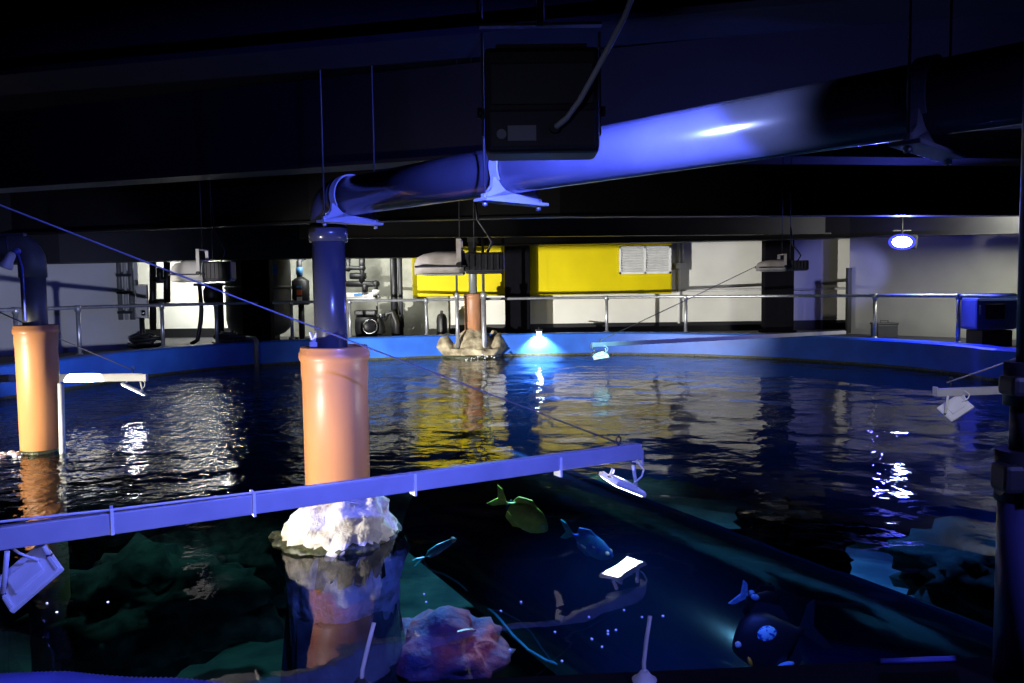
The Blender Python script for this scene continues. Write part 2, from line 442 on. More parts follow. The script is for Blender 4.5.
lp = lev(42, 451, 0)
PLp = thing('standing_pipe', 'orange pipe pillar rising from the water at the left edge', 'pillar', lp)
hL = at(36, 325, lp.y).z
sleeve(PLp, .182, hL, -.8)
MB().lathe([(.187, -.2), (.192, 0), (.188, .03), (.18, .03)], 40).build('wet_edge', ALGAE, PLp)
q0, q1 = at(62, 383, lp.y - .1), lev(66, 452, 0)
cnd = MB().tube([(q0.x - lp.x, -.12, q0.z), (q1.x - lp.x - .02, -.12, -.6)], .028, 10).build('conduit', WHITE, PLp); cnd['label'] = 'thin white conduit'

bp_ = lev(474, 356, 0)
PB = thing('standing_pipe', 'small brown pipe pillar on a bowl shaped rock by the far rim', 'pillar', bp_)
hB = at(475, 294, bp_.y).z
sleeve(PB, .20, hB, .1, ORANGEDIRTY)
# bowl-shaped rock, height field with two wings
mb = MB(); bm = mb.bm
NR, NA = 16, 72
def hrock(x, y):
    r = math.hypot(x, y)
    cone = .62 - .95 * max(0, r - .2) - .5 * max(0, r - .2) ** 2
    l = .50 - 2.1 * max(0, math.hypot(x + .66, y * .6) - .16)
    rr = .52 - 2.3 * max(0, math.hypot(x - .52, y * .6) - .10)
    base = .20
    hgt = max(cone, l, rr, base)
    return hgt + rough(V((x, y, 0)), .06, 5, 4)
rows = []
for i in range(NR + 1):
    row = []
    for j in range(NA):
        a = 2 * PI * j / NA; rmax = .82 + rough(V((math.cos(a), math.sin(a), 0)), .12, 1.5, 8)
        r = rmax * i / NR; x, y = r * math.cos(a) * 1.02 - .06, r * math.sin(a) * .8
        row.append(bm.verts.new((x, y, hrock(x, y) * (1 if i < NR else .85))))
    rows.append(row)
mid_ = [bm.verts.new((v.co.x * .80, v.co.y * .8, .02)) for v in rows[-1]]; rows.append(mid_)
low = [bm.verts.new((v.co.x * .9, v.co.y * .9, -.25)) for v in mid_]
rows.append(low)
for i in range(len(rows) - 1):
    for j in range(NA):
        f = bm.faces.new((rows[i][j], rows[i][(j + 1) % NA], rows[i + 1][(j + 1) % NA], rows[i + 1][j])); f.smooth = True
bm.faces.new(rows[0]); bm.faces.new(rows[-1])
rb = mb.build('rock_base', ROCKB, PB); rb['label'] = 'beige bowl shaped rock with raised edges'
MB().lathe([(.60, -.2), (.70, 0), (.69, .04), (.6, .06)], 50, (-.05, -.05, 0), lambda p: V((p.x, p.y * .82, p.z))).build('wet_edge', ALGAE, PB)

# ------------------------------------------------------------------ dark pipes
def hpipe(root, pts, r, name, m=DPIPE, n=36):
    return MB().tube(pts, r, n).build(name, m, root)
# main pipe: up out of the front pillar, elbow, then away to the upper right towards the viewer
px0 = at(330, 300, fp.y)
base = V((px0.x, px0.y, 0))
PZ = at(330, 200, fp.y).z
P0 = base + V((0, 0, PZ)); P1 = lev(738, 131, PZ)
hd = (P1 - P0); hd.z = 0; hd.normalize()
DP = thing('drain_pipe', 'dark pipe rising from the front orange pillar and turning overhead to the upper right', 'pipe', base)
R1 = .098
hpipe(DP, [(0, 0, hF - .35), (0, 0, PZ - .17)], R1, 'vertical_pipe')
ar = arc(V((0, 0, PZ - .13)) + hd * .13, .13, PI, PI / 2, hd, V((0, 0, 1)), 10)
el = MB().tube([V((0, 0, PZ - .24))] + [V((0, 0, PZ - .16))] + ar + [V((0, 0, PZ)) + hd * .19], R1 * 1.08, 36)
el.tube([V((0, 0, PZ - .25)), V((0, 0, PZ - .15))], R1 * 1.16, 36).tube([V((0, 0, PZ)) + hd * .13, V((0, 0, PZ)) + hd * .2], R1 * 1.16, 36)
el.build('elbow', DPIPE, DP)
LEN = 5.6
hpipe(DP, [V((0, 0, PZ)) + hd * .15, V((0, 0, PZ)) + hd * 1.2, V((0, 0, PZ)) + hd * 2.4, V((0, 0, PZ)) + hd * LEN], R1 * 1.12, 'overhead_pipe')
# hangers: cradle plate, foot flange, two rods
def along(px):
    lo, hi = 0, LEN - 1.2
    for _ in range(40):
        m_ = (lo + hi) / 2; q = P0 + hd * m_ - CAM
        if 512 + F * q.dot(right) / q.dot(fwd) < px: lo = m_
        else: hi = m_
    return lo
def hanger(px, label):
    c = P0 + hd * along(px)
    side = V((hd.y, -hd.x, 0))
    h = thing('pipe_hanger', label, 'pipe hanger', c, math.atan2(side.y, side.x), 'hangers of the overhead pipe')
    Rr = R1 * 1.14; W = .185
    # crescent plate with semicircular seat in local X (across), Y along the pipe
    pts = [V((-W, 0, -Rr - .035)), V((W, 0, -Rr - .035)), V((W, 0, -Rr - .015))]
    outerarc = []
    for i in range(25):
        a = math.radians(-28 + (-124) * i / 24)
        outerarc.append(V((Rr * math.cos(a), 0, Rr * math.sin(a))))
    edge_r = [V((W * .9, 0, -Rr - .008)), V((W * .72, 0, -Rr * .88)), V((Rr * 1.12, 0, -Rr * .42))]
    edge_l = [V((-p.x, 0, p.z)) for p in edge_r][::-1]
    mb = MB(); mb.poly(pts[:3] + edge_r + outerarc + edge_l + [V((-W, 0, -Rr - .015))], .02, (0, 1, 0))
    bmesh.ops.triangulate(mb.bm, faces=[f for f in mb.bm.faces if len(f.verts) > 4])
    mb.build('saddle_plate', CRADLE, h)
    MB().box((0, 0, -Rr - .04), (2 * W + .03, .085, .014), None, .003).build('foot_flange', CRADLE, h)
    st = [V((Rr * 1.03 * math.cos(a), 0, Rr * 1.03 * math.sin(a))) for a in [math.radians(-30 + 240 * i / 24) for i in range(25)]]
    mb = MB(); bm = mb.bm; rgs = [[bm.verts.new(p + V((0, y, 0)) + p.normalized() * t) for y, t in ((-.025, 0), (.025, 0), (.025, .008), (-.025, .008))] for p in st]
    for i in range(24):
        for j in range(4): bm.faces.new((rgs[i][j], rgs[i][(j + 1) % 4], rgs[i + 1][(j + 1) % 4], rgs[i + 1][j]))
    bm.faces.new(rgs[0]); bm.faces.new(rgs[-1][::-1])
    mb.build('strap', CRADLE, h)
    for sx in (-1, 1):
        x = sx * W * .93
        rd = MB().tube([(x, 0, -Rr - .07), (x, 0, 3.5 - c.z)], .0045, 8).build('threaded_rod', RODM, h)
        MB().lathe([(.012, -.008), (.012, .008)], 6, (x, 0, -Rr - .058)).lathe([(.012, -.006), (.012, .008)], 6, (x, 0, -Rr - .026)).build('nut', GALV, rd)
    return h
hanger(350, 'blue lit pipe hanger next to the elbow of the overhead pipe')
hanger(512, 'pale blue pipe hanger below the big black floodlight')
hanger(930, 'shadowed pipe hanger at the upper right end of the overhead pipe')

# left pillar down pipe
bl_ = V((lp.x, lp.y, 0)); zt = at(33, 246, lp.y).z
DL = thing('drain_pipe', 'grey down pipe entering the left orange pillar', 'pipe', bl_)
hpipe(DL, [(0, 0, hL - .35), (0, 0, zt - .14)], .108, 'vertical_pipe', LPIPE)
ar = arc((-.16, 0, zt - .16), .16, 0, PI / 2, (1, 0, 0), (0, 0, 1), 10)
MB().tube([V((0, 0, zt - .3))] + ar + [V((-.3, 0, zt))], .122, 32).build('elbow', LPIPE, DL)
hpipe(DL, [(-.2, 0, zt), (-3.5, .4, zt + .05)], .108, 'overhead_pipe', LPIPE)
# far pillar down pipe and poles
DB = thing('drain_pipe', 'short grey down pipe entering the far brown pillar', 'pipe', (bp_.x, bp_.y, 0))
hpipe(DB, [(0, 0, hB - .3), (0, 0, 2.75)], .095, 'vertical_pipe', GPIPE, 24)
hpipe(DB, [(0, 0, 2.6), (0, 0, 2.8)], .115, 'collar', GPIPE, 24)
for px, r, y0, y1, lab in ((457.5, .042, -.3, 338, 'thin grey pole to the left of the far brown pillar'), (484, .055, -.6, 357, 'grey pole right of the far brown pillar with a splash at its foot')):
    p = at(px, 330, bp_.y - .45)
    po = thing('water_pole', lab, 'pole', (p.x, p.y, 0))
    MB().tube([(0, 0, .1 if px < 470 else -.5), (0, 0, 1.42)], r, 14).build('tube', GALV, po)
    MB().tube([(0, 0, 1.36), (0, 0, 2.9)], r * .55, 12).build('upper_rod', BALLAST, po)
    MB().lathe([(r * 1.25, 1.32), (r * 1.25, 1.44), (r * .6, 1.46)], 14).build('coupling', GALV, po)
mb = MB()
p = lev(484, 358, 0)
for i in range(30):
    a, rr = random.uniform(0, 2 * PI), abs(random.gauss(0, .16)); s_ = random.uniform(.008, .026)
    mb.ball((p.x + rr * math.cos(a) * 1.4, p.y - .45 + rr * math.sin(a), max(0, .10 - rr * .45) + random.uniform(0, .03)), (s_, s_, s_ * .8), 1)
tag(mb.build('splash', FOAM), 'white splash where the thin pole meets the far water', 'splash', kind='stuff')
mb = MB()
for i in range(60):
    x = random.uniform(-30, 24); q = lev(x, 456 - x * .12 + random.gauss(0, 1.6), 0); s_ = random.uniform(.015, .04)
    mb.ball((q.x, q.y, .005), (s_, s_, s_ * .5), 1)
tag(mb.build('foam', FOAM), 'pale foam on the water beside the left pillar', 'foam', kind='stuff')

# ------------------------------------------------------------------ lamp arms and LED lamps
def led(label, hook, normal, along, size=(.26, .19), drop=.12, lens=LED, cable_side=1):
    """flat LED floodlight hung from hook by a two-legged bracket"""
    t = thing('led_floodlight', label, 'floodlight', hook, 0, 'flat LED floodlights on the lamp arms')
    n = V(normal).normalized(); Rm = basis(along, n)     # local z = emitting direction
    c = V((0, 0, -drop))
    w_, h_ = size
    hb = MB(); hb.box(c, (w_, h_, .026), Rm, .006)
    hb.box(c + Rm @ V((0, 0, -.02)), (w_ * .55, h_ * .5, .018), Rm, .006)
    for i in (-1, 1): hb.box(c + Rm @ V((i * w_ * .44, 0, -.016)), (.012, h_ * .9, .01), Rm)
    hb.build('housing', WHITE, t)
    MB().box(c + Rm @ V((0, 0, .0145)), (w_ * .88, h_ * .84, .004), Rm).build('lens', lens, t)
    for s_ in (-1, 1):
        e_ = c + Rm @ V((s_ * (w_ * .5 - .012), 0, -.012))
        top = V((e_.x * .75, e_.y * .75, -.005))
        lg = MB().tube([top, top.lerp(e_, .25), e_], .011, 8).build('bracket_leg', WHITE, t)
        MB().lathe([(.014, -.008), (.014, .008)], 8, e_).build('pivot_bolt', RUBBER, lg)
    e_ = c + Rm @ V((cable_side * w_ * .3, 0, -.03)); o_ = V((cable_side * .06, 0, .03))
    mid = (e_ + o_) / 2 + V((cable_side * .07, 0, .02))
    MB().tube([e_, e_.lerp(mid, .5) + V((cable_side * .02, 0, 0)), mid, mid.lerp(o_, .6) + V((0, 0, .02)), o_], .006, 8).build('cable', CABLEW, t)
    return t
def lamp_arm(p, q, hgt, wid, label, ties=(), m=ALU, cable=True, tail=0):
    p, q = V(p), V(q); d_ = (q - p).normalized(); L_ = (q - p).length
    t = thing('lamp_arm', label, 'lamp arm', p, 0)
    Rm = basis(d_, V((0, 0, 1)))
    mb = MB(); mb.box((q - p) / 2, (L_, wid, hgt), Rm, .006); mb.build('arm_bar', m, t)
    mb = MB(); mb.box((q - p) + d_ * .006, (.012, wid * 1.08, hgt * 1.08), Rm, .003); mb.build('end_cap', m, t)
    if cable:
        u = Rm @ V((0, -wid * .32, hgt / 2 + .006)); n_ = 14
        MB().tube([(q - p) * (i / n_ * .985) + u + V((0, 0, .002 * math.sin(i * 2.1))) for i in range(n_ + 1)], .006, 8).build('cable', CABLEW, t)
    for s_ in ties:
        MB().box((q - p) * s_, (.014, wid * 1.1 + .012, hgt * 1.12 + .010), Rm, .002).build('cable_tie', TIE, t)
    # eye bolt near the tip
    e_ = (q - p) - d_ * .16 + V((0, 0, hgt / 2))
    MB().tube([e_, e_ + V((0, 0, .06))], .007, 8).tube(arc(e_ + V((0, 0, .075)), .018, 0, 2 * PI, d_, V((0, 0, 1)), 12), .005, 6).build('eye_bolt', BALLAST, t)
    return t
# main arm across the foreground
LZ = .305
tipR = lev(632, 478, LZ); endL = lev(28, 572, LZ)
zA = at(630, 457, tipR.y).z
a1 = at(639, 456.5, tipR.y + .05)
aL = at(-10, 535, endL.y - .05)
ext = aL + (aL - a1) * .35
zm = (a1.z + aL.z) / 2
mainarm = None
def frac(px):
    # parameter along the arm under image column px
    lo, hi = 0, 1
    for _ in range(40):
        m_ = (lo + hi) / 2; c = ext.lerp(a1, m_) - CAM
        if 512 + F * c.dot(right) / c.dot(fwd) < px: lo = m_
        else: hi = m_
    return lo
lamp_arm(ext, a1, .098, .06, 'long pale blue lamp arm crossing in front of the nearest pillar', [frac(x) for x in (112, 253, 413, 558)])
hk = a1 + (ext - a1).normalized() * .13; hk.z -= .05
dirA = (a1 - ext).normalized()
led('white LED floodlight under the tip of the long foreground arm', hk, V((-.45, -.05, -.89)), dirA, (.27, .19), .115)
hk = V((endL.x, endL.y, at(30, 540, endL.y).z - .03))
led('blue tinted LED floodlight below the foreground arm at the left edge', hk, V((.15, .75, -.65)), V((-.5, 0, -.8)), (.25, .2), .13, cable_side=-1)
# left arm
q = lev(136, 389, .34)
tl = at(146, 377.5, q.y); el_ = at(-30, 379, q.y + .1); el_.z = tl.z
lamp_arm(el_, tl, .085, .06, 'white lamp arm passing behind the left orange pillar', [.35], WHITE, True)
led('glowing LED floodlight at the tip of the arm behind the left pillar', tl + V((-.16, 0, -.045)), V((-.42, -.30, -.85)), V((1, 0, -.4)), (.27, .2), .10)
LAMP2 = tl + V((-.1, 0, -.1))
# far arm towards the right
q = lev(600, 354, .42)
t3 = at(592, 346.5, 13.6); e3 = at(845, 331, 16.3)
lamp_arm(e3, t3, .07, .06, 'slender lamp arm reaching out from the far right rim', [], ALU, False)
led('small LED floodlight on the tip of the far slender arm', t3 + (e3 - t3).normalized() * .16 + V((0, 0, -.035)), V((.05, .55, -.8)), V((1, .2, 0)), (.27, .22), .12, WHITE)
# right arm
t4 = at(936, 391, 7.6); e4 = at(1090, 388, 7.9)
lamp_arm(e4, t4, .075, .06, 'short grey lamp arm coming in from the right edge', [], LGREY, False)
led('tilted white LED floodlight on the short arm at the right edge', t4 + V((.19, 0, -.04)), V((.35, .72, -.6)), V((.85, .1, .45)), (.26, .19), .125, WHITE)

# stay cables
def stay(a, b, r, label, m=WIRE):
    tag(MB().tube([a, V(a).lerp(V(b), .5) - V((0, 0, .01)), b], r, 6).build('stay_cable', m), label, 'cable', 'stay cables of the lamp arms')
eye = a1 - dirA * .16 + V((0, 0, .1))
s0 = at(0, 204, 3.5); s0 = s0 + (s0 - eye) * .35
stay(s0, eye, .0048, 'long blue lit stay cable crossing the view to the foreground arm')
stay(at(-30, 299, 9.0), tl + V((-.17, 0, .1)), .008, 'short stay cable down to the arm behind the left pillar')
stay(at(765, 262, 16.2), t3 + (e3 - t3).normalized() * .16 + V((0, 0, .09)), .008, 'thin stay cable rising across the white wall to the far arm')
stay(at(1040, 349, 7.4), t4 + V((.1, 0, .08)), .007, 'stay cable above the short arm at the right edge')

# ------------------------------------------------------------------ big floodlight seen from behind
cF = at(542, 101, 2.36)
fl = thing('floodlight', 'big black floodlight housing seen from behind with two stickers', 'floodlight', cF)
wF, hF_, dF = .333, .302, .16
mb = MB(); mb.box((0, .06, 0), (wF, dF, hF_), None, .016); mb.build('housing', BLACK, fl)
mb = MB(); mb.box((0, -.022, -.085), (wF * .93, .02, .112), None, .008).box((0, -.02, .045), (wF * .9, .014, .12), None, .006)
mb.build('rear_cover', BALLAST, fl)
for s_ in (-1, 1):
    yk = MB().box((s_ * (wF / 2 + .008), .06, .06), (.006, .03, .30), None, .001).build('yoke_arm', BLACK, fl)
    MB().tube([(s_ * (wF / 2 + .004), .06, -.02), (s_ * (wF / 2 + .024), .06, -.02)], .016, 14).build('yoke_knob', RUBBER, yk)
MB().box((0, .06, .235), (wF + .03, .03, .008)).tube([(0, .06, .23), (0, .06, 3.5 - cF.z)], .012, 10).build('yoke_bridge', BLACK, fl)
st1 = at(522, 133, 2.325) - cF
s = MB().box((st1.x, -.034, st1.z), (.082, .003, .043)).build('rating_sticker', STICK, fl); s['label'] = 'pale rectangular sticker'
st2 = at(501.5, 134, 2.325) - cF
s = MB().tube([(st2.x, -.031, st2.z), (st2.x, -.036, st2.z)], .014, 24).build('round_sticker', STICK, fl); s['label'] = 'pale round sticker'
MB().box((0, .137, -.02), (wF * .85, .004, hF_ * .8)).build('lens', LEDBLUE if False else emit('floodlight_glass', (.10, .16, 1.0), 6), fl)
MB().box((0, .23, .072), (wF * .98, .19, .006), None, .001).build('upward_light_block', BLACK, fl)  # unseen plate added to block the floodlight's upward rays
for i in range(5): MB().box((0, .02 + i * .03, hF_ / 2 + .008), (wF * .8, .006, .018)).build('cooling_fin', BLACK, fl)
g0 = at(555, 127, 2.31) - cF
cab = [g0 + V((0, .02, 0)), g0 + V((.006, -.012, .001))] + [at(x, y, 2.30 - .01 * i) - cF for i, (x, y) in enumerate(((566, 119), (580, 100), (595, 73), (611, 43), (624, 18), (634, -8), (645, -45)))]
c_ = MB().tube(cab, .0082, 10).build('power_cable', CABLEW, fl); c_['label'] = 'pale grey power cable rising to the upper right'
MB().tube([g0 + V((0, .03, 0)), g0 + V((0, -.005, 0))], .016, 14).build('cable_gland', RUBBER, fl)
light('SPOT', cF + V((.05, .17, -.02)), cF + V((.06, 1.1, -.62)), 420, (.10, .14, 1.0), .03, 150, .10, name='blue_flood_light')
light('SPOT', cF + V((.13, .13, 0)), lev(684, 130, PZ), 330, (.32, .40, 1.0), .03, 80, .6, name='pipe_fill_spot')  # extra spot added to brighten the overhead pipe

# ------------------------------------------------------------------ hanging floodlights
def hang_flood(cx, cy, Y, L_, label, flip=1, lit=False, hm=HOUSE, tall=1.0):
    c = at(cx, cy, Y)
    t = thing('hanging_floodlight', label, 'floodlight', c, 0, 'old floodlights hanging from the ceiling')
    h = L_ * .26 * tall
    # canopy: long rounded reflector tapering to the left, split line, downward glass
    mb = MB()
    secs = [(-.5, .25, .25), (-.47, .55, .6), (-.40, .8, .82), (-.25, .95, 1), (-.02, 1, 1), (.05, 1, 1)]
    bm = mb.bm; rg = []
    for x, wy, wz in secs:
        ring_ = []
        for j in range(20):
            a = 2 * PI * j / 20
            y = math.copysign(abs(math.cos(a)) ** .6, math.cos(a)) * .17 * L_ * wy
            z = math.sin(a); z = z * h * .55 * wz if z > 0 else z * h * .30
            ring_.append(bm.verts.new((x * L_, y, z)))
        rg.append(ring_)
    for i in range(len(rg) - 1):
        for j in range(20):
            f = bm.faces.new((rg[i][j], rg[i][(j + 1) % 20], rg[i + 1][(j + 1) % 20], rg[i + 1][j])); f.smooth = True
    bm.faces.new(rg[0][::-1]); bm.faces.new(rg[-1])
    mb.build('reflector_hood', hm, t)
    MB().box((-.2 * L_, 0, -h * .02), (.56 * L_, .36 * L_, .016 * L_ / .7), None, .003).build('hood_seam', BALLAST, t)
    MB().box((-.18 * L_, 0, -h * .31), (.44 * L_, .25 * L_, .01)).build('glass', TUBE if lit else LGREY, t)
    MB().box((.27 * L_, 0, h * .12), (.44 * L_, .26 * L_, h * .72), None, .02).box((.27 * L_, 0, -h * .22), (.40 * L_, .22 * L_, h * .16), None, .012).build('ballast_box', BALLAST if not lit else HOUSE, t)
    for i in range(6): MB().box((.10 * L_ + i * .065 * L_, -.135 * L_, h * .12), (.012 * L_, .02 * L_, h * .6)).build('cooling_rib', BALLAST if not lit else HOUSE, t)
    mb = MB(); x = .0
    mb.box((x, -.19 * L_, h * .42), (.05 * L_, .012, h * 1.05)).box((x, .19 * L_, h * .42), (.05 * L_, .012, h * 1.05)).box((x, 0, h * .94), (.05 * L_, .39 * L_, .012))
    mb.build('yoke', hm, t)
    MB().tube([(x, -.20 * L_, h * .02), (x, -.225 * L_, h * .02)], .03 * L_, 12).build('yoke_knob', RUBBER, t)
    for sx in (0, .16):
        MB().tube([(x + sx * L_, 0, h * .94 if sx == 0 else h * .45), (x + sx * L_, 0, 3.5 - c.z)], .005, 6).build('suspension_wire', RODM, t)
    pts = [(.30 * L_, -.02, h * .45), (.36 * L_, -.02, h * .85), (.30 * L_, -.02, h * 1.2), (.2 * L_, 0, h * 1.7), (.17 * L_, 0, h * 3)]
    MB().tube(pts, .011, 8).build('cable', RUBBER, t)
    return t
hang_flood(203, 274, 9.4, .74, 'white hanging floodlight in front of the lit plant area on the left', lit=False, hm=WHITE, tall=1.55)
hang_flood(460, 266, 6.9, .78, 'pale hanging floodlight with dark ballast above the far brown pillar', tall=1.15)
hang_flood(782, 267, 11.4, .72, 'beige hanging floodlight in front of the black column on the right')
# small lamp hanging by the left edge
c = at(8, 262, 6.8)
t = thing('spotlight', 'small spotlight under the pipe at the far left edge', 'spotlight', c)
MB().lathe([(.02, .09), (.035, .07), (.04, 0), (.055, -.03), (.055, -.05)], 18, (0, 0, 0), lambda p: Matrix.Rotation(.5, 3, 'Y') @ p).build('lamp_head', LGREY, t)
MB().tube([(0, 0, .08), (-.005, 0, .22)], .01, 8).box((-.02, 0, .23), (.35, .05, .025)).build('mount', BALLAST, t)
MB().ball((.085, 0, .09), (.028, .028, .028), 2).tube([(.085, 0, .09), (.12, 0, -.05), (.125, 0, -.5)], .008, 6).build('cable_end', BLUEHOSE, t)

# blue lamp on the right
c = at(902, 242, 15.0)
t = thing('wall_spotlight', 'bright blue spotlight glowing below the beam on the right', 'spotlight', c)
dirL = (V((1, 2, .4)) - c).normalized(); Rm = basis(V((1, 0, 0)), dirL)
MB().box(Rm @ V((0.05, 0, -.1)), (.42, .26, .16), Rm, .03).build('housing', BALLAST, t)
MB().ball((0, 0, 0), (1, 1, 1), 3, lambda p: Rm @ V((p.x * .17, p.y * .105, p.z * .03))).build('lens', LEDBLUEW, t)
MB().ball(-dirL * .012, (1, 1, 1), 3, lambda p: Rm @ V((p.x * .235, p.y * .15, p.z * .02))).build('bloom_ring', emit('blue_bloom_ring', (.06, .07, 1.0), 1.6), t)  # glowing ring imitates the blue bloom around the lens
MB().tube([(0.05, .1, .05), (.05, .12, .5)], .02, 8).box((.05, .12, .22), (.34, .04, .02)).build('mount', BALLAST, t)
light('SPOT', c + dirL * .08, c + V((-2.2, -5, -1.7)), 900, (.08, .10, 1.0), .06, 150, .6, name='blue_wall_light')
light('SPOT', c + V((.1, .4, -.1)), V((8.0, BY, 1.4)), 260, (.28, .30, 1.0), .05, 36, .8, name='blue_wall_light')  # spot added behind the lamp to tint the back wall blue
light('POINT', c + V((-.1, .55, -.05)), None, 34, (.10, .10, 1.0), .05, name='blue_spill')

# rim lamp glowing on the far wall
c = lev(538, 342, .30); c = at(538, 333, c.y - .1)
p = at(539, 332, 18.05)
t = thing('rim_lamp', 'small lamp on the far rim washing the blue wall with white light', 'lamp', p)
MB().box((0, 0, .03), (.16, .12, .06), None, .012).tube([(0, .05, .05), (0, .3, .08)], .015, 8).build('housing', BALLAST, t)
MB().lathe([(.05, -.005), (.058, -.04), (.05, -.06), (.02, -.075)], 20).build('lens', LEDS, t)
light('SPOT', p + V((0, -.03, -.08)), p + V((0, .25, -.6)), 480, (.85, .96, 1.0), .04, 120, .5, name='rim_lamp_light')

# ------------------------------------------------------------------ right pole
pc = lev(1024, 660, .5); pc = V((pc.x + .0, e1.y - .13, .5))
pc.x = at(1021, 600, pc.y).x
t = thing('standpipe', 'dark blue upright pole with clamps at the right edge', 'pole', pc)
def zz(y): return at(1015, y, pc.y).z - pc.z
MB().tube([(0, 0, 0), (0, 0, zz(488))], .058, 28).build('lower_tube', mat('navy_tube', (.09, .09, .26), .35), t)
MB().tube([(0, 0, zz(500)), (0, 0, 3.5 - pc.z)], .026, 20).build('upper_tube', mat('navy_tube_dark', (.05, .05, .12), .4), t)
cm = MB(); cm.tube([(0, 0, zz(500)), (0, 0, zz(450))], .066, 28).box((-.03, -.02, zz(475)), (.10, .07, .07), None, .012).tube([(-.075, -.02, zz(486)), (-.03, -.02, zz(486))], .018, 12)
cm.build('clamp', BALLAST, t)
cm = MB(); cm.tube([(0, 0, zz(405)), (0, 0, zz(362))], .052, 28).box((-.02, -.01, zz(385)), (.08, .07, .05), None, .012)
cm.build('clamp', BALLAST, t)
MB().tube([(0, 0, zz(455)), (0, 0, zz(400))], .036, 24).build('sleeve', BALLAST, t)

# cables and hose on the near coping
def upright(x0, y0, x1, y1, label, clampit):
    b = lev(x0, y0, .5); b.z = .5; b.y = min(b.y, e0.y - .04)
    top = at(x1, y1, b.y + .02)
    t = thing('cable_end', label, 'cable', b, 0, 'upright cable ends on the near coping')
    d_ = top - b
    MB().tube([(0, 0, 0), d_ * .3 + V((-.006, 0, 0)), d_ * .65 + V((-.004, 0, 0)), d_], .0055, 10).build('cable', CABLEW, t)
    MB().lathe([(.03, 0), (.032, .008), (.02, .016), (.01, .03)], 16).build('base_clip', WHITE if clampit else BALLAST, t)
upright(361, 690, 374, 623, 'pale blue cable end standing up near the bottom middle of the view', False)
upright(643, 678, 650, 616, 'straight pale blue cable end with a white clip at its foot', True)
hp = []
for x, y in ((-60, 676), (0, 671), (30, 668.5), (60, 671), (90, 676), (130, 679), (170, 679), (210, 683), (260, 690), (330, 700), (420, 712)):
    q = lev(x, y, .572); hp.append(V((q.x, min(q.y, e0.y - .02 + (q.x - e0.x) * dr.y / dr.x), .537)))
pts = []
for i in range(len(hp) - 1):
    for j in range(16): pts.append(hp[i].lerp(hp[i + 1], j / 16))
# smooth then corrugate
for _ in range(12): pts = [pts[0]] + [(pts[i - 1] + pts[i] * 2 + pts[i + 1]) / 4 for i in range(1, len(pts) - 1)] + [pts[-1]]
rs = [.033 + (.004 if i % 2 else -.001) for i in range(len(pts))]
tag(MB().tube(pts, rs, 12).build('corrugated_hose', BLUEHOSE), 'blue corrugated hose lying along the near coping at the bottom left', 'hose')
q = lev(915, 660, .5)
tag(MB().tube([lev(880, 661.5, .512), lev(915, 660, .513), lev(955, 658.5, .512)], .007, 10).build('blue_strip', BLUEHOSE), 'short blue strip lying on the black coping at the lower right', 'strip')

# ------------------------------------------------------------------ yellow box, vent, back-wall bits
y0 = at(412, 272, 19.7); y1 = at(672, 272, 19.7)
zb, ztp = at(560, 295, 19.7).z, at(560, 244, 19.7).z + .25
yb = thing('duct_box', 'long bright yellow duct box mounted along the back wall', 'duct', ((y0.x + y1.x) / 2, 19.93, zb))
wY = y1.x - y0.x
MB().box((0, 0, (ztp - zb) / 2), (wY, .5, ztp - zb), None, .05).build('casing', YELLOW, yb)
for fx in (-.28, .02, .30): MB().box((fx * wY, -.252, (ztp - zb) / 2), (.02, .012, (ztp - zb) * .96)).build('panel_seam', YELLOW, yb)
MB().box((-.02 * wY, -.257, .28), (wY * .96, .012, .018)).build('lower_fold', YELLOW, yb)
v0, v1 = at(620, 247.5, 19.62), at(670, 272.5, 19.62)
vt = thing('louver_vent', 'white double louvre vent at the right end of the yellow box', 'vent', ((v0.x + v1.x) / 2, 19.62, v1.z))
W_, H_ = v1.x - v0.x, v0.z - v1.z
fr = MB()
for x in (-W_ / 2, 0, W_ / 2): fr.box((x, 0, H_ / 2), (.05, .05, H_ + .05))
for z in (0, H_): fr.box((0, 0, z), (W_ + .05, .05, .05))
fr.build('vent_frame', WHITE, vt)
for s_ in (-1, 1):
    sl_ = MB()
    for i in range(10): sl_.box((s_ * W_ / 4, .0, H_ * (i + .5) / 10), (W_ / 2 - .05, .05, .008), Matrix.Rotation(.7, 3, 'X'))
    sl_.build('louvers', WHITE, vt)
MB().box((0, .02, H_ / 2), (W_, .01, H_)).build('backing', LGREY, vt)
# pipe and junction box on the white wall
p = at(679, 270, BY - .06)
t = thing('conduit', 'thin white conduit with a junction box beside the yellow box', 'conduit', (p.x, p.y, 0))
MB().tube([(0, 0, .6), (0, 0, 3)], .035, 10).tube([(.1, 0, 2.0), (.1, 0, 3)], .025, 10).build('pipe', WHITE, t)
z_ = at(680, 266, BY - .06).z
MB().box((.03, -.03, z_), (.26, .1, .14), None, .01).build('junction_box', WHITE, t)
pz = at(700, 290.5, BY - .05)
tag(MB().tube([(y1.x + .1, BY - .05, pz.z), (11.5, BY - .05, pz.z)], .03, 10).build('rail_shadow_bar', LGREY), 'thin grey bar standing in for the rail shadow on the white wall', 'pipe')  # shadow line of the railing, built as a thin grey tube

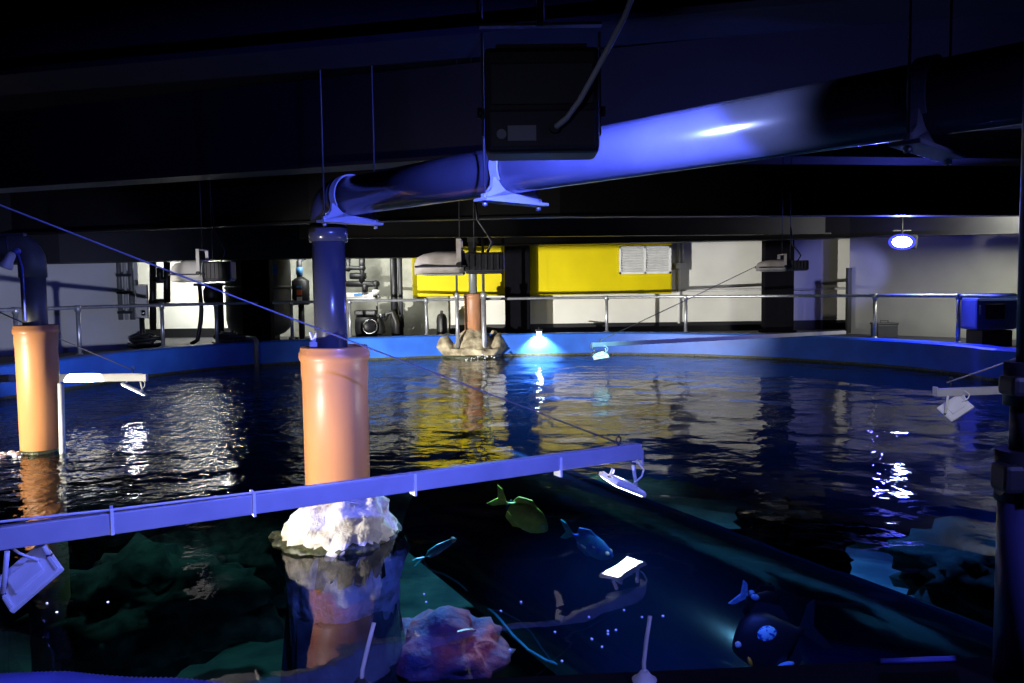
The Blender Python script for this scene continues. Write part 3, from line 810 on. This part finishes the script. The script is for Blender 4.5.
# right side: door jamb, box, blue machine
p = at(848.5, 300, 18.05)
za, zc = at(848, 333, 18.05).z, at(848, 268, 18.05).z
tag(MB().box((p.x, p.y, (za + zc) / 2), (.09, .12, zc - za), None, .01).build('corner_post', BLACK), 'black post at the corner of the grey right wall', 'post')
p = at(884, 334, 16.6)
t = thing('equipment_case', 'low dark case on the floor behind the right railing', 'case', (p.x, p.y, .4))
MB().box((0, 0, .14), (.42, .35, .28), None, .02).build('case_body', BALLAST, t); MB().box((0, 0, .30), (.44, .37, .04), None, .01).build('lid', BALLAST, t)
MB().tube([(-.08, 0, .32), (-.08, 0, .36), (.08, 0, .36), (.08, 0, .32)], .01, 8).build('handle', RUBBER, t)
m0, m1 = at(974, 295, 13.9), at(1014, 330, 13.9)
t = thing('machine', 'blue machine with a black display standing by the right railing', 'machine', ((m0.x + m1.x) / 2, 14.1, .4))
mw = m1.x - m0.x; mh0, mh1 = m1.z - .4, m0.z - .4
MB().box((.04, 0, mh0 / 2), (mw * .75, .5, mh0), None, .02).build('base', BLACK, t)
MB().box((0, -.02, (mh0 + mh1) / 2 - .02), (mw, .55, (mh1 - mh0) * .9), None, .05).build('casing', MACH, t)
MB().box((.02, -.02, mh1 - .02), (mw * .9, .5, .09), None, .02).build('lid', mat('navy_lid', (.02, .03, .12), .5), t)
MB().box((-.04, -.30, (mh0 + mh1) / 2 + .02), (mw * .46, .02, (mh1 - mh0) * .42), None, .005).build('display', RUBBER, t)
MB().box((-.30, -.30, (mh0 + mh1) / 2 + .05), (.03, .02, .16), None, .005).build('handle', GALV, t)

# ------------------------------------------------------------------ plant room (left back)
p = at(259, 300, 18.3); vr = 31.5 / F * 18.3
t = thing('filter_vessel', 'big black round filter vessel behind the left black column', 'vessel', (p.x, p.y, .4))
h0 = at(259, 262, 18.3).z - .4; hb0 = at(259, 335, 18.3).z - .4
MB().lathe([(vr * .55, .12), (vr * .8, .2), (vr * .95, .32), (vr, .5), (vr, 1.75), (vr * .96, 2.0), (vr * .8, 2.2), (vr * .4, 2.32)], 40).build('shell', TANKBLK, t)
MB().lathe([(vr * .6, 0), (vr * .62, .14), (vr * .5, .18)], 32).build('foot', BLACK, t)
MB().lathe([(vr * 1.03, 1.2), (vr * 1.03, 1.26), (vr, 1.27)], 40).build('band', TANKBLK, t)
lp_ = at(273, 270, 17.55) - V((p.x, p.y, .4))
s = MB().box((lp_.x, -vr * .86, lp_.z), (.12, .03, .18), Matrix.Rotation(.35, 3, 'Z')).build('label_plate', LBLUE, t); s['label'] = 'small blue label plate'
# dosing filter with labels
p = at(301, 300, 18.6)
t = thing('dosing_filter', 'slim black canister with blue and red labels beside the filter vessel', 'filter', (p.x, p.y, .4))
def zy(y, Y): return at(300, y, Y).z - .4
MB().lathe([(.16, zy(305, 18.6)), (.2, zy(304, 18.6)), (.2, zy(281, 18.6)), (.14, zy(279, 18.6)), (.08, zy(277, 18.6))], 24).build('canister', BLACK, t)
MB().tube([(-.02, 0, zy(278, 18.6)), (-.02, 0, zy(262, 18.6)), (.0, .2, zy(258, 18.6)), (0, .4, zy(257, 18.6))], .065, 14).build('inlet_pipe', BALLAST, t)
MB().tube([(-.02, 0, zy(275, 18.6)), (-.02, 0, zy(267, 18.6))], .075, 14).build('union_ring', LBLUE, t)
MB().tube([(0, 0, zy(304, 18.6)), (0, 0, 0)], .07, 14).tube([(-.3, 0, .02), (.3, 0, .02)], .05, 10).build('stand', BLACK, t)
for y, m_, hh in ((287, LBLUE, .05), (292.5, LRED, .12), (299, WHITE, .10)):
    MB().box((0.02, -.205, zy(y, 18.6)), (.12, .012, hh), None, .003).build('label_panel', m_, t)
# pipework manifold
def pipes(label, runs, r, px, Y, name='pipework', m=BLACK):
    p = at(px, 330, Y); t = thing(name, label, 'pipework', (p.x, p.y, .4))
    for run in runs:
        pts = [at(x, y, Y) - V((p.x, p.y, .4)) for x, y in run]
        MB().tube(pts, r, 12).build('pipe_run', m, t)
        for q_ in pts[1:-1]: MB().ball(q_, (r * 1.25,) * 3, 2).build('fitting', m, t)
    return t
pt = pipes('black pipe manifold with valves on the concrete wall', [[(348, 256), (348, 268), (362, 268), (362, 284)], [(362, 256), (362, 270)], [(350, 276), (366, 276)], [(345, 284), (376, 284), (376, 296)], [(365, 284), (365, 292)]], .075, 360, 19.2)
q = at(365, 291, 19.2) - V((pt.location.x, pt.location.y, .4)); MB().lathe([(.07, -.05), (.07, .05)], 14, q).build('white_union', WHITE, pt)
q = at(376, 294, 19.2) - V((pt.location.x, pt.location.y, .4)); MB().lathe([(.09, -.08), (.09, .1)], 14, q).build('white_union', WHITE, pt)
for px, r_, lab in ((395, .085, 'black riser pipe left of the pair in front of the concrete wall'), (401.3, .055, 'slimmer black riser pipe right of the pair in front of the concrete wall')):
    p = at(px, 330, 18.9)
    t = thing('riser_pipe', lab, 'pipe', (p.x, p.y, .4), 0)
    MB().tube([(0, 0, 0), (0, 0, 2.6)], r_, 16).build('pipe', BALLAST if px > 398 else BLACK, t)
    MB().lathe([(r_ * 1.3, .25), (r_ * 1.3, .5), (r_, .55)], 16).build('flange', RUBBER, t)
# device on a shelf by the rail
p = at(362, 297, 19.35)
t = thing('control_unit', 'white and blue control unit on a shelf behind the railing', 'control unit', p)
MB().box((0, 0, .05), (.72, .3, .11), None, .02).build('casing', WHITE, t); MB().box((-.06, -.155, .06), (.2, .012, .06)).build('blue_panel', LBLUE, t)
MB().box((0, .1, -.03), (.8, .5, .04)).tube([(-.34, .1, -.03), (-.34, .1, .42 - p.z)], .025, 8).tube([(.34, .1, -.03), (.34, .1, .42 - p.z)], .025, 8).build('shelf', LGREY, t)
# pump
p = at(375, 330, 18.62)
t = thing('pump', 'black circulation pump with bare metal motor end below the railing', 'pump', (p.x, p.y, .4))
MB().tube([(-.42, 0, .30), (.05, 0, .30)], .26, 24).box((-.2, 0, .62), (.5, .3, .12), None, .03).build('motor', BLACK, t)
MB().tube([(.05, 0, .3), (.12, 0, .3), (.2, 0, .32)], [.2, .22, .18], 24).build('volute', RUBBER, t)
MB().tube(arc((-.06, -.28, .30), .16, 0, 2 * PI, (0, .25, 1), (1, 0, 0), 20), .018, 8).build('metal_ring', CHROME, t)
MB().lathe([(.07, 0), (.07, .08)], 14, (.18, -.1, .5)).build('metal_cap', CHROME, t)
MB().tube([(.2, 0, .45), (.3, 0, .6), (.42, 0, .62), (.5, 0, .4), (.52, 0, .05)], .07, 12).build('outlet_pipe', RUBBER, t)
MB().box((0, 0, .02), (.9, .5, .05)).build('base_plate', BLACK, t)
p = at(442, 332, 19.2)
t = thing('gas_bottle', 'small black bottle shape standing left of the far brown pillar', 'bottle', (p.x, p.y, .4))
MB().lathe([(.12, 0), (.13, .03), (.13, .42), (.10, .52), (.05, .56)], 20).build('bottle_body', RUBBER, t); MB().lathe([(.035, .56), (.035, .62), (.02, .63)], 12).build('valve_cap', BALLAST, t)
# left equipment: conduits on the wall, gauge frame, pipe frame, motor
p = at(126, 300, 16.2)
t = thing('conduit', 'bundle of grey conduits running down the end of the left wall panel', 'conduit', (p.x, p.y, .4))
for i, dx in enumerate((-.10, .02, .14)): MB().tube([(dx, -.04, .6), (dx, -.04, 2.5)], (.045, .035, .05)[i], 10).build('pipe', (GPIPE, LGREY, GPIPE)[i], t)
for z in (.75, 1.15, 1.5): MB().box((.02, -.1, z), (.30, .03, .05)).build('strap', BALLAST, t)
p = at(142, 320, 16.0)
t = thing('gauge_panel', 'pale glass level gauge in a thin frame beside the left wall panel', 'gauge', (p.x, p.y, .4))
g0, g1 = at(136, 285, 16).z - .4, at(136, 318, 16).z - .4
fm = MB()
for x in (-.13, .13): fm.box((x, 0, (g0 + g1) / 2), (.022, .022, g0 - g1))
for z in (g0, g1): fm.box((0, 0, z), (.28, .022, .022))
fm.build('frame', GALV, t); MB().box((0, .02, (g0 + g1) / 2), (.2, .02, (g0 - g1) * .95)).build('scale', WALLW, t)
MB().tube([(0, 0, g1), (0, 0, 0)], .05, 10).build('stand', BLACK, t); MB().lathe([(.04, g1 + .05), (.05, g1 + .15)], 12, (.05, -.04, 0)).build('metal_fitting', CHROME, t)
pipes('dark square pipe frame left of the hanging white floodlight', [[(153, 262), (153, 330)], [(153, 280), (167, 280)], [(167, 262), (167, 302)], [(150, 302), (168, 302)], [(160, 268), (160, 280)]], .07, 158, 17.2, 'pipe_rack')
p = at(214, 330, 17.0)
t = thing('motor_pump', 'black pump motor with a hanging hose behind the left railing', 'pump', (p.x, p.y, .4))
zt_, zb_ = at(212, 286, 17).z - .4, at(212, 303, 17).z - .4
MB().lathe([(.10, zb_), (.17, zb_ + .03), (.17, zt_ - .08), (.12, zt_)], 20, (-.02, 0, 0)).build('motor', BLACK, t)
MB().box((0, 0, zt_ + .03), (.7, .3, .06), None, .01).build('bracket', BLACK, t)
MB().tube([(-.27, 0, zt_), (-.25, 0, zt_ - .5), (-.28, 0, .5), (-.36, 0, .12), (-.5, 0, .04)], .045, 10).build('hose', RUBBER, t)
MB().tube([(.16, 0, zt_), (.16, 0, 0)], .06, 10).build('stand_pipe', BLACK, t)
for px, w_, lab in ((145, .35, 'dark coiled hose heap on the deck under the glass gauge'), (228, .34, 'dark coiled hose heap on the deck at the foot of the filter vessel')):
    p = at(px, 333, 16.0 if px < 200 else 16.5)
    mb = MB(); pts = []
    for i in range(90):
        a = i * .42; r_ = w_ * (.65 + .3 * math.sin(i * .13)); pts.append((p.x + r_ * math.cos(a), p.y + .5 * r_ * math.sin(a), .45 + .0028 * i + .02 * math.sin(i)))
    mb.tube(pts, .035, 8)
    tag(mb.build('coiled_hose', RUBBER), lab, 'hose')
p = outp(244)
t = thing('overflow_pipe', 'grey hooked pipe hanging over the left rim into the water', 'pipe', (p.x, p.y, RIMH))
i_ = (cen - V((p.x, p.y, 0))); i_.z = 0; i_.normalize()
MB().tube([V((0, 0, 0)) - i_ * .1 + V((-.1, 0, .06)), V((0, 0, .07)) + i_ * .2, V((0, 0, .07)) + i_ * .44, V((0, 0, .03)) + i_ * .50, V((0, 0, -.08)) + i_ * .50, V((0, 0, -.7)) + i_ * .50], .05, 12).build('hooked_tube', GPIPE, t)

# hidden ceiling tubes of the plant room (light the white wall, glitter on the water)
for i, (px, Y, z) in enumerate(((196, 18.4, 2.50), (230, 19.4, 2.55))):
    p = at(px, 260, Y)
    t = thing('tube_light', ('front', 'rear')[i] + ' ceiling tube light of the plant area above the white floodlight', 'tube light', (p.x, p.y, z))
    MB().box((0, 0, .05), (1.3, .16, .08), None, .01).build('batten', WHITE, t)
    MB().tube([(-.6, 0, -.02), (.6, 0, -.02)], .025, 10).build('tube', TUBE, t)
    MB().tube([(0, 0, .08), (0, 0, 3.5 - z)], .01, 6).build('rod', GALV, t)

# ------------------------------------------------------------------ under the water
ax0 = V((-.40, 8.4, 0)); axd = V((.46, -.89, 0)).normalized(); axn = V((axd.y * -1, axd.x, 0))
if axn.x < 0: axn = -axn
TR, TZ = 1.25, -1.95
tc_ = ax0 + axn * TR
t = thing('viewing_tunnel', 'dark blue arched viewing tunnel under the water', 'tunnel', (tc_.x, tc_.y, TZ))
mb = MB(); bm = mb.bm; rg = []
for s_ in range(25):
    q = axd * (-2.5 + s_ * .42)
    rg.append([bm.verts.new(q + axn * (TR * math.cos(PI * j / 32)) + V((0, 0, TR * math.sin(PI * j / 32)))) for j in range(33)])
for i in range(24):
    for j in range(32):
        f = bm.faces.new((rg[i][j], rg[i][j + 1], rg[i + 1][j + 1], rg[i + 1][j])); f.smooth = True
mb.build('acrylic_arch', TUNNEL, t)
for sg in (-1,):
    MB().tube([axd * (-2.5 + i * .25) - axn * (TR + .03) + V((0, 0, .12 + .05 * math.sin(i * 1.1))) + axn * .07 * math.sin(i * .8) for i in range(40)], .012, 8).build('edge_strip', SEAM, t)

def rock(label, c, rad, m, seed, sub=4, amp=.35):
    mb = MB(); mb.ball((0, 0, 0), rad, sub, lambda p: p * (1 + rough(V((p.x / rad[0], p.y / rad[1], p.z / rad[2])), amp, 1.6, seed)))
    o = mb.build('reef_rock', m, None, c); tag(o, label, 'rock'); return o
c = lev(440, 650, -.85)
rock('purple and red coral rock under water to the right of the front pillar', c, (.42, .32, .24), CORAL, 1)
for i, (px, py, z, s_, lab) in enumerate(((60, 520, -1.7, 1.0, 'green grey reef rock under water at the far left'), (150, 610, -1.8, .9, 'large green grey reef rock under water at the lower left'), (230, 560, -2.2, .9, 'greenish reef rock under water between the left pillar and the front pillar'),
                                     (790, 545, -1.2, .5, 'dark rock under water beside the tunnel in the middle right'), (985, 575, -1.9, .8, 'dark reef rock under water at the right in front of the pole'), (560, 520, -2.2, .9, 'dark rock under water below the tip of the foreground arm'))):
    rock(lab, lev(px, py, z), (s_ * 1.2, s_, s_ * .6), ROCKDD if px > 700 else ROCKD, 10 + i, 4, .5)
# stone shafts carrying the pillars
for root in (PF, PB):
    MB().lathe([(.5, -3.1), (.42, -2), (.34, -.9), (.33, -.4)], 32, (0, 0, 0), rockfn).build('rock_shaft', ROCKD, root)
MB().lathe([(.182, -3.1), (.182, -.75)], 32).build('lower_sleeve', ORANGEDIRTY, PLp)

# fish: body with profile, tail and fins as parts
def fish(label, c, heading, L_, H_, body_m, tail_m, tilt=0, patches=(), roll=0, fork=.4):
    t = thing('fish', label, 'fish', c); t.rotation_euler = (roll, tilt, heading)
    prof = [(-.5, .10), (-.42, .16), (-.3, .48), (-.12, .86), (.08, 1), (.25, .86), (.38, .55), (.46, .28), (.5, .08)]
    mb = MB(); bm = mb.bm; rg = []
    for x, s_ in prof:
        rg.append([bm.verts.new((x * L_, math.cos(2 * PI * j / 16) * H_ * .16 * s_ ** .7, math.sin(2 * PI * j / 16) * H_ * .5 * s_)) for j in range(16)])
    for i in range(len(rg) - 1):
        for j in range(16):
            f = bm.faces.new((rg[i][j], rg[i][(j + 1) % 16], rg[i + 1][(j + 1) % 16], rg[i + 1][j])); f.smooth = True
    bm.faces.new(rg[0][::-1]); bm.faces.new(rg[-1]); mb.build('body', body_m, t)
    MB().poly([(-.47 * L_, 0, H_ * .06), (-.66 * L_, 0, H_ * .36), (-.78 * L_, 0, H_ * .40), (-(.74 - fork * .25) * L_, 0, 0), (-.78 * L_, 0, -H_ * .40), (-.66 * L_, 0, -H_ * .36), (-.47 * L_, 0, -H_ * .06)], .012, (0, 1, 0)).build('tail_fin', tail_m, t)
    MB().poly([(.15 * L_, 0, H_ * .44), (-.05 * L_, 0, H_ * .62), (-.32 * L_, 0, H_ * .46), (-.36 * L_, 0, H_ * .22), (-.1 * L_, 0, H_ * .40)], .01, (0, 1, 0)).build('dorsal_fin', body_m, t)
    MB().poly([(.05 * L_, 0, -H_ * .46), (-.12 * L_, 0, -H_ * .60), (-.34 * L_, 0, -H_ * .44), (-.36 * L_, 0, -H_ * .22), (-.1 * L_, 0, -H_ * .40)], .01, (0, 1, 0)).build('anal_fin', body_m, t)
    for nm, x, z, rx, rz_, m_ in patches:
        mb = MB()
        for s_ in (-1, 1): mb.ball((x * L_, s_ * H_ * .10, z * H_), (rx * L_, H_ * .075, rz_ * H_), 2)
        mb.build(nm, m_, t)
    mb = MB()
    for s_ in (-1, 1): mb.ball((.40 * L_, s_ * H_ * .085, H_ * .08), (.018, .012, .018), 2)
    mb.build('eye', WHITE, t)
    return t
fish('yellow green fish near the surface below the foreground arm', lev(526, 516, -.25), -.2, .40, .26, FISHY, FISHY, .55, (('dark_band', -.40, 0, .035, .14, FISHB),), .35)
fish('slim turquoise fish beside the rock of the front pillar', lev(440, 548, -.2), .5, .26, .06, FISHT, FISHT, -.35, (), .2, .9)
fish('deep blue fish shape standing in for a caustic lit patch above the lamp reflection', lev(592, 545, -.3), -.7, .36, .20, FISHR, FISHT, .25, (('painted_glint', .1, .1, .05, .07, FISHP), ('painted_glint', -.15, -.15, .08, .06, FISHP)), .3)  # patch of caustic light built as a fish, glints put into its colour
fish('dark fish with cyan spotted flank and orange mark at the lower right', lev(768, 640, -.25), PI - .15, .36, .30, FISHB, FISHB, .35, (('cyan_patch', .0, .12, .17, .15, FISHC), ('orange_mark', .33, -.22, .03, .09, FISHO), ('pale_fin', -.1, -.42, .13, .05, FISHP)), .2)
fish('dark fish with a pale blue striped tail at the lower right', lev(762, 604, -.3), .25, .24, .20, FISHB, FISHP, .5, (('pale_stripe', .05, -.1, .05, .36, FISHP), ('pale_cheek', -.32, .12, .12, .10, FISHP)), .2)

# bubbles at the surface
spots = [(17, 603), (47, 603), (57, 612), (108, 602), (424, 594), (426, 602), (501, 611), (521, 602), (555, 632), (589, 617), (592, 639), (608, 631), (608, 634), (616, 630), (624, 610), (642, 617), (663, 616), (562, 661), (510, 650), (602, 647)]
b0 = None
for i, (x, y) in enumerate(spots):
    q = lev(x, y, .003)
    if b0 is None: b0 = MB().ball((0, 0, 0), (.006, .006, .005), 2).build('bubble', FOAM); o = b0
    else: o = b0.copy(); COL.objects.link(o)
    o.location = q; tag(o, 'tiny white bubble floating on the calm near water', 'bubble', 'bubbles on the near water')

# ------------------------------------------------------------------ lights
# white lamp by the left arm that washes the far side of the room
light('SPOT', tl + V((-1.10, -.36, -.0425 - .0885)), tl + V((6.6, 11, .9)), 8200, (1.0, .98, .92), .004, 50, .5, name='far_wash_light')
for px, py, Y, e_, cone in ((196, 274, 9.4, 320, 11), (448, 268, 6.9, 750, 13), (782, 268, 11.4, 1300, 5)):
    light('SPOT', V((-4.3, 5.5, 1.15)), at(px, py, Y), e_, (1.0, .95, .95), .03, cone, .5, name='hood_fill_spot')  # narrow spots added to brighten the hanging hoods, no fixture behind them
light('SPOT', LAMP2 + V((0, .15, .1)), V((-9, 15.5, 1.5)), 420, (.62, .68, 1.0), .05, 60, .7, name='left_wash_light')
# lamps beside the left pillar
light('SPOT', V((-5.9, 5.6, .35)), lp + V((-.1, 0, .1)), 820, (1.0, .92, .72), .06, 62, .6, name='left_pillar_light')
# beams of the LED panels
light('SPOT', tipR + V((-.04, 0, -.04)), fp + V((0, -.1, .2)), 85, (1, .98, .95), .05, 110, .6, name='led_beam_right')
light('SPOT', V((-2.1, 3.6, .28)), fp + V((0, 0, .5)), 190, (1, .93, .83), .05, 90, .6, name='led_beam_left')
light('AREA', (8.4, 14.0, 2.85), (9.2, 16.4, 1.5), 125, (1, 1, .82), .8, name='right_wall_fill')  # unseen area light added to brighten the grey right wall
vp = at(196, 300, 18.6)
light('AREA', (vp.x, 18.5, 2.6), (vp.x - .2, 20.3, 1.2), 190, (.98, 1, .90), 1.4, size_y=.3, name='plant_light')
light('AREA', (-4.0, 18.4, 2.6), (-4, 20.3, 1.4), 70, (.98, 1, .92), 1.6, size_y=.3, name='plant_light')
# added spots over the tank, brightening what lies under the water
for px, py, Y, e_, col in ((460, 266, 6.9, 1100, (.24, .55, .78)), (782, 267, 11.4, 1600, (.10, .35, 1.0)), (203, 274, 9.4, 170, (.22, .75, .62))):
    p = at(px, py, Y) - V((0, 0, .16))
    light('SPOT', p, p + V((0, -.35, -1)), e_, col, .15, 100, .9, name='tank_fill_spot')
light('SPOT', (1.6, 12.6, 2.5), (1.6, 12.0, -3), 2100, (.22, .62, .72), .15, 92, .9, name='tank_fill_spot')
# unseen spots added to brighten the coping, pole, hose and floodlight box
light('SPOT', (2.3, .1, 2.3), (1.0, 1.9, .5), 130, (.22, .24, 1.0), .15, 70, .6, name='blue_fill_spot')
light('SPOT', (-.6, -.2, 2.2), (-.9, 1.85, .5), 160, (.25, .28, 1.0), .15, 60, .6, name='blue_fill_spot')
light('SPOT', (-.9, -1.4, 1.9), (.12, 2.0, 1.7), 22, (.55, .6, 1.0), .2, 22, .6, name='box_fill_spot')
light('SPOT', (2.1, 3.6, 2.6), (1.6, 4.2, -.4), 60, (.6, .72, 1.0), .04, 62, .7, name='fish_fill_spot')  # added spot over the near water, brightens the fish and tunnel
light('SPOT', (3.2, 2.5, 2.25), t4 + V((.15, 0, -.05)), 320, (1, 1, .96), .03, 16, .6, name='arm_fill_spot')  # added spot that whitens the right arm and its floodlight

w_ = bpy.data.worlds.new('world'); S.world = w_; w_.use_nodes = True
bg = w_.node_tree.nodes['Background']; bg.inputs[0].default_value = (.3, .4, 1, 1); bg.inputs[1].default_value = .004
S.view_settings.view_transform = 'Standard'; S.view_settings.look = 'None'; S.view_settings.gamma = 1; S.view_settings.exposure = 0
S.view_settings.use_curve_mapping = False
S.cycles.max_bounces = 8; S.cycles.transparent_max_bounces = 12; S.cycles.use_denoising = True
S.cycles.sample_clamp_indirect = 6; S.cycles.caustics_reflective = False; S.cycles.caustics_refractive = False
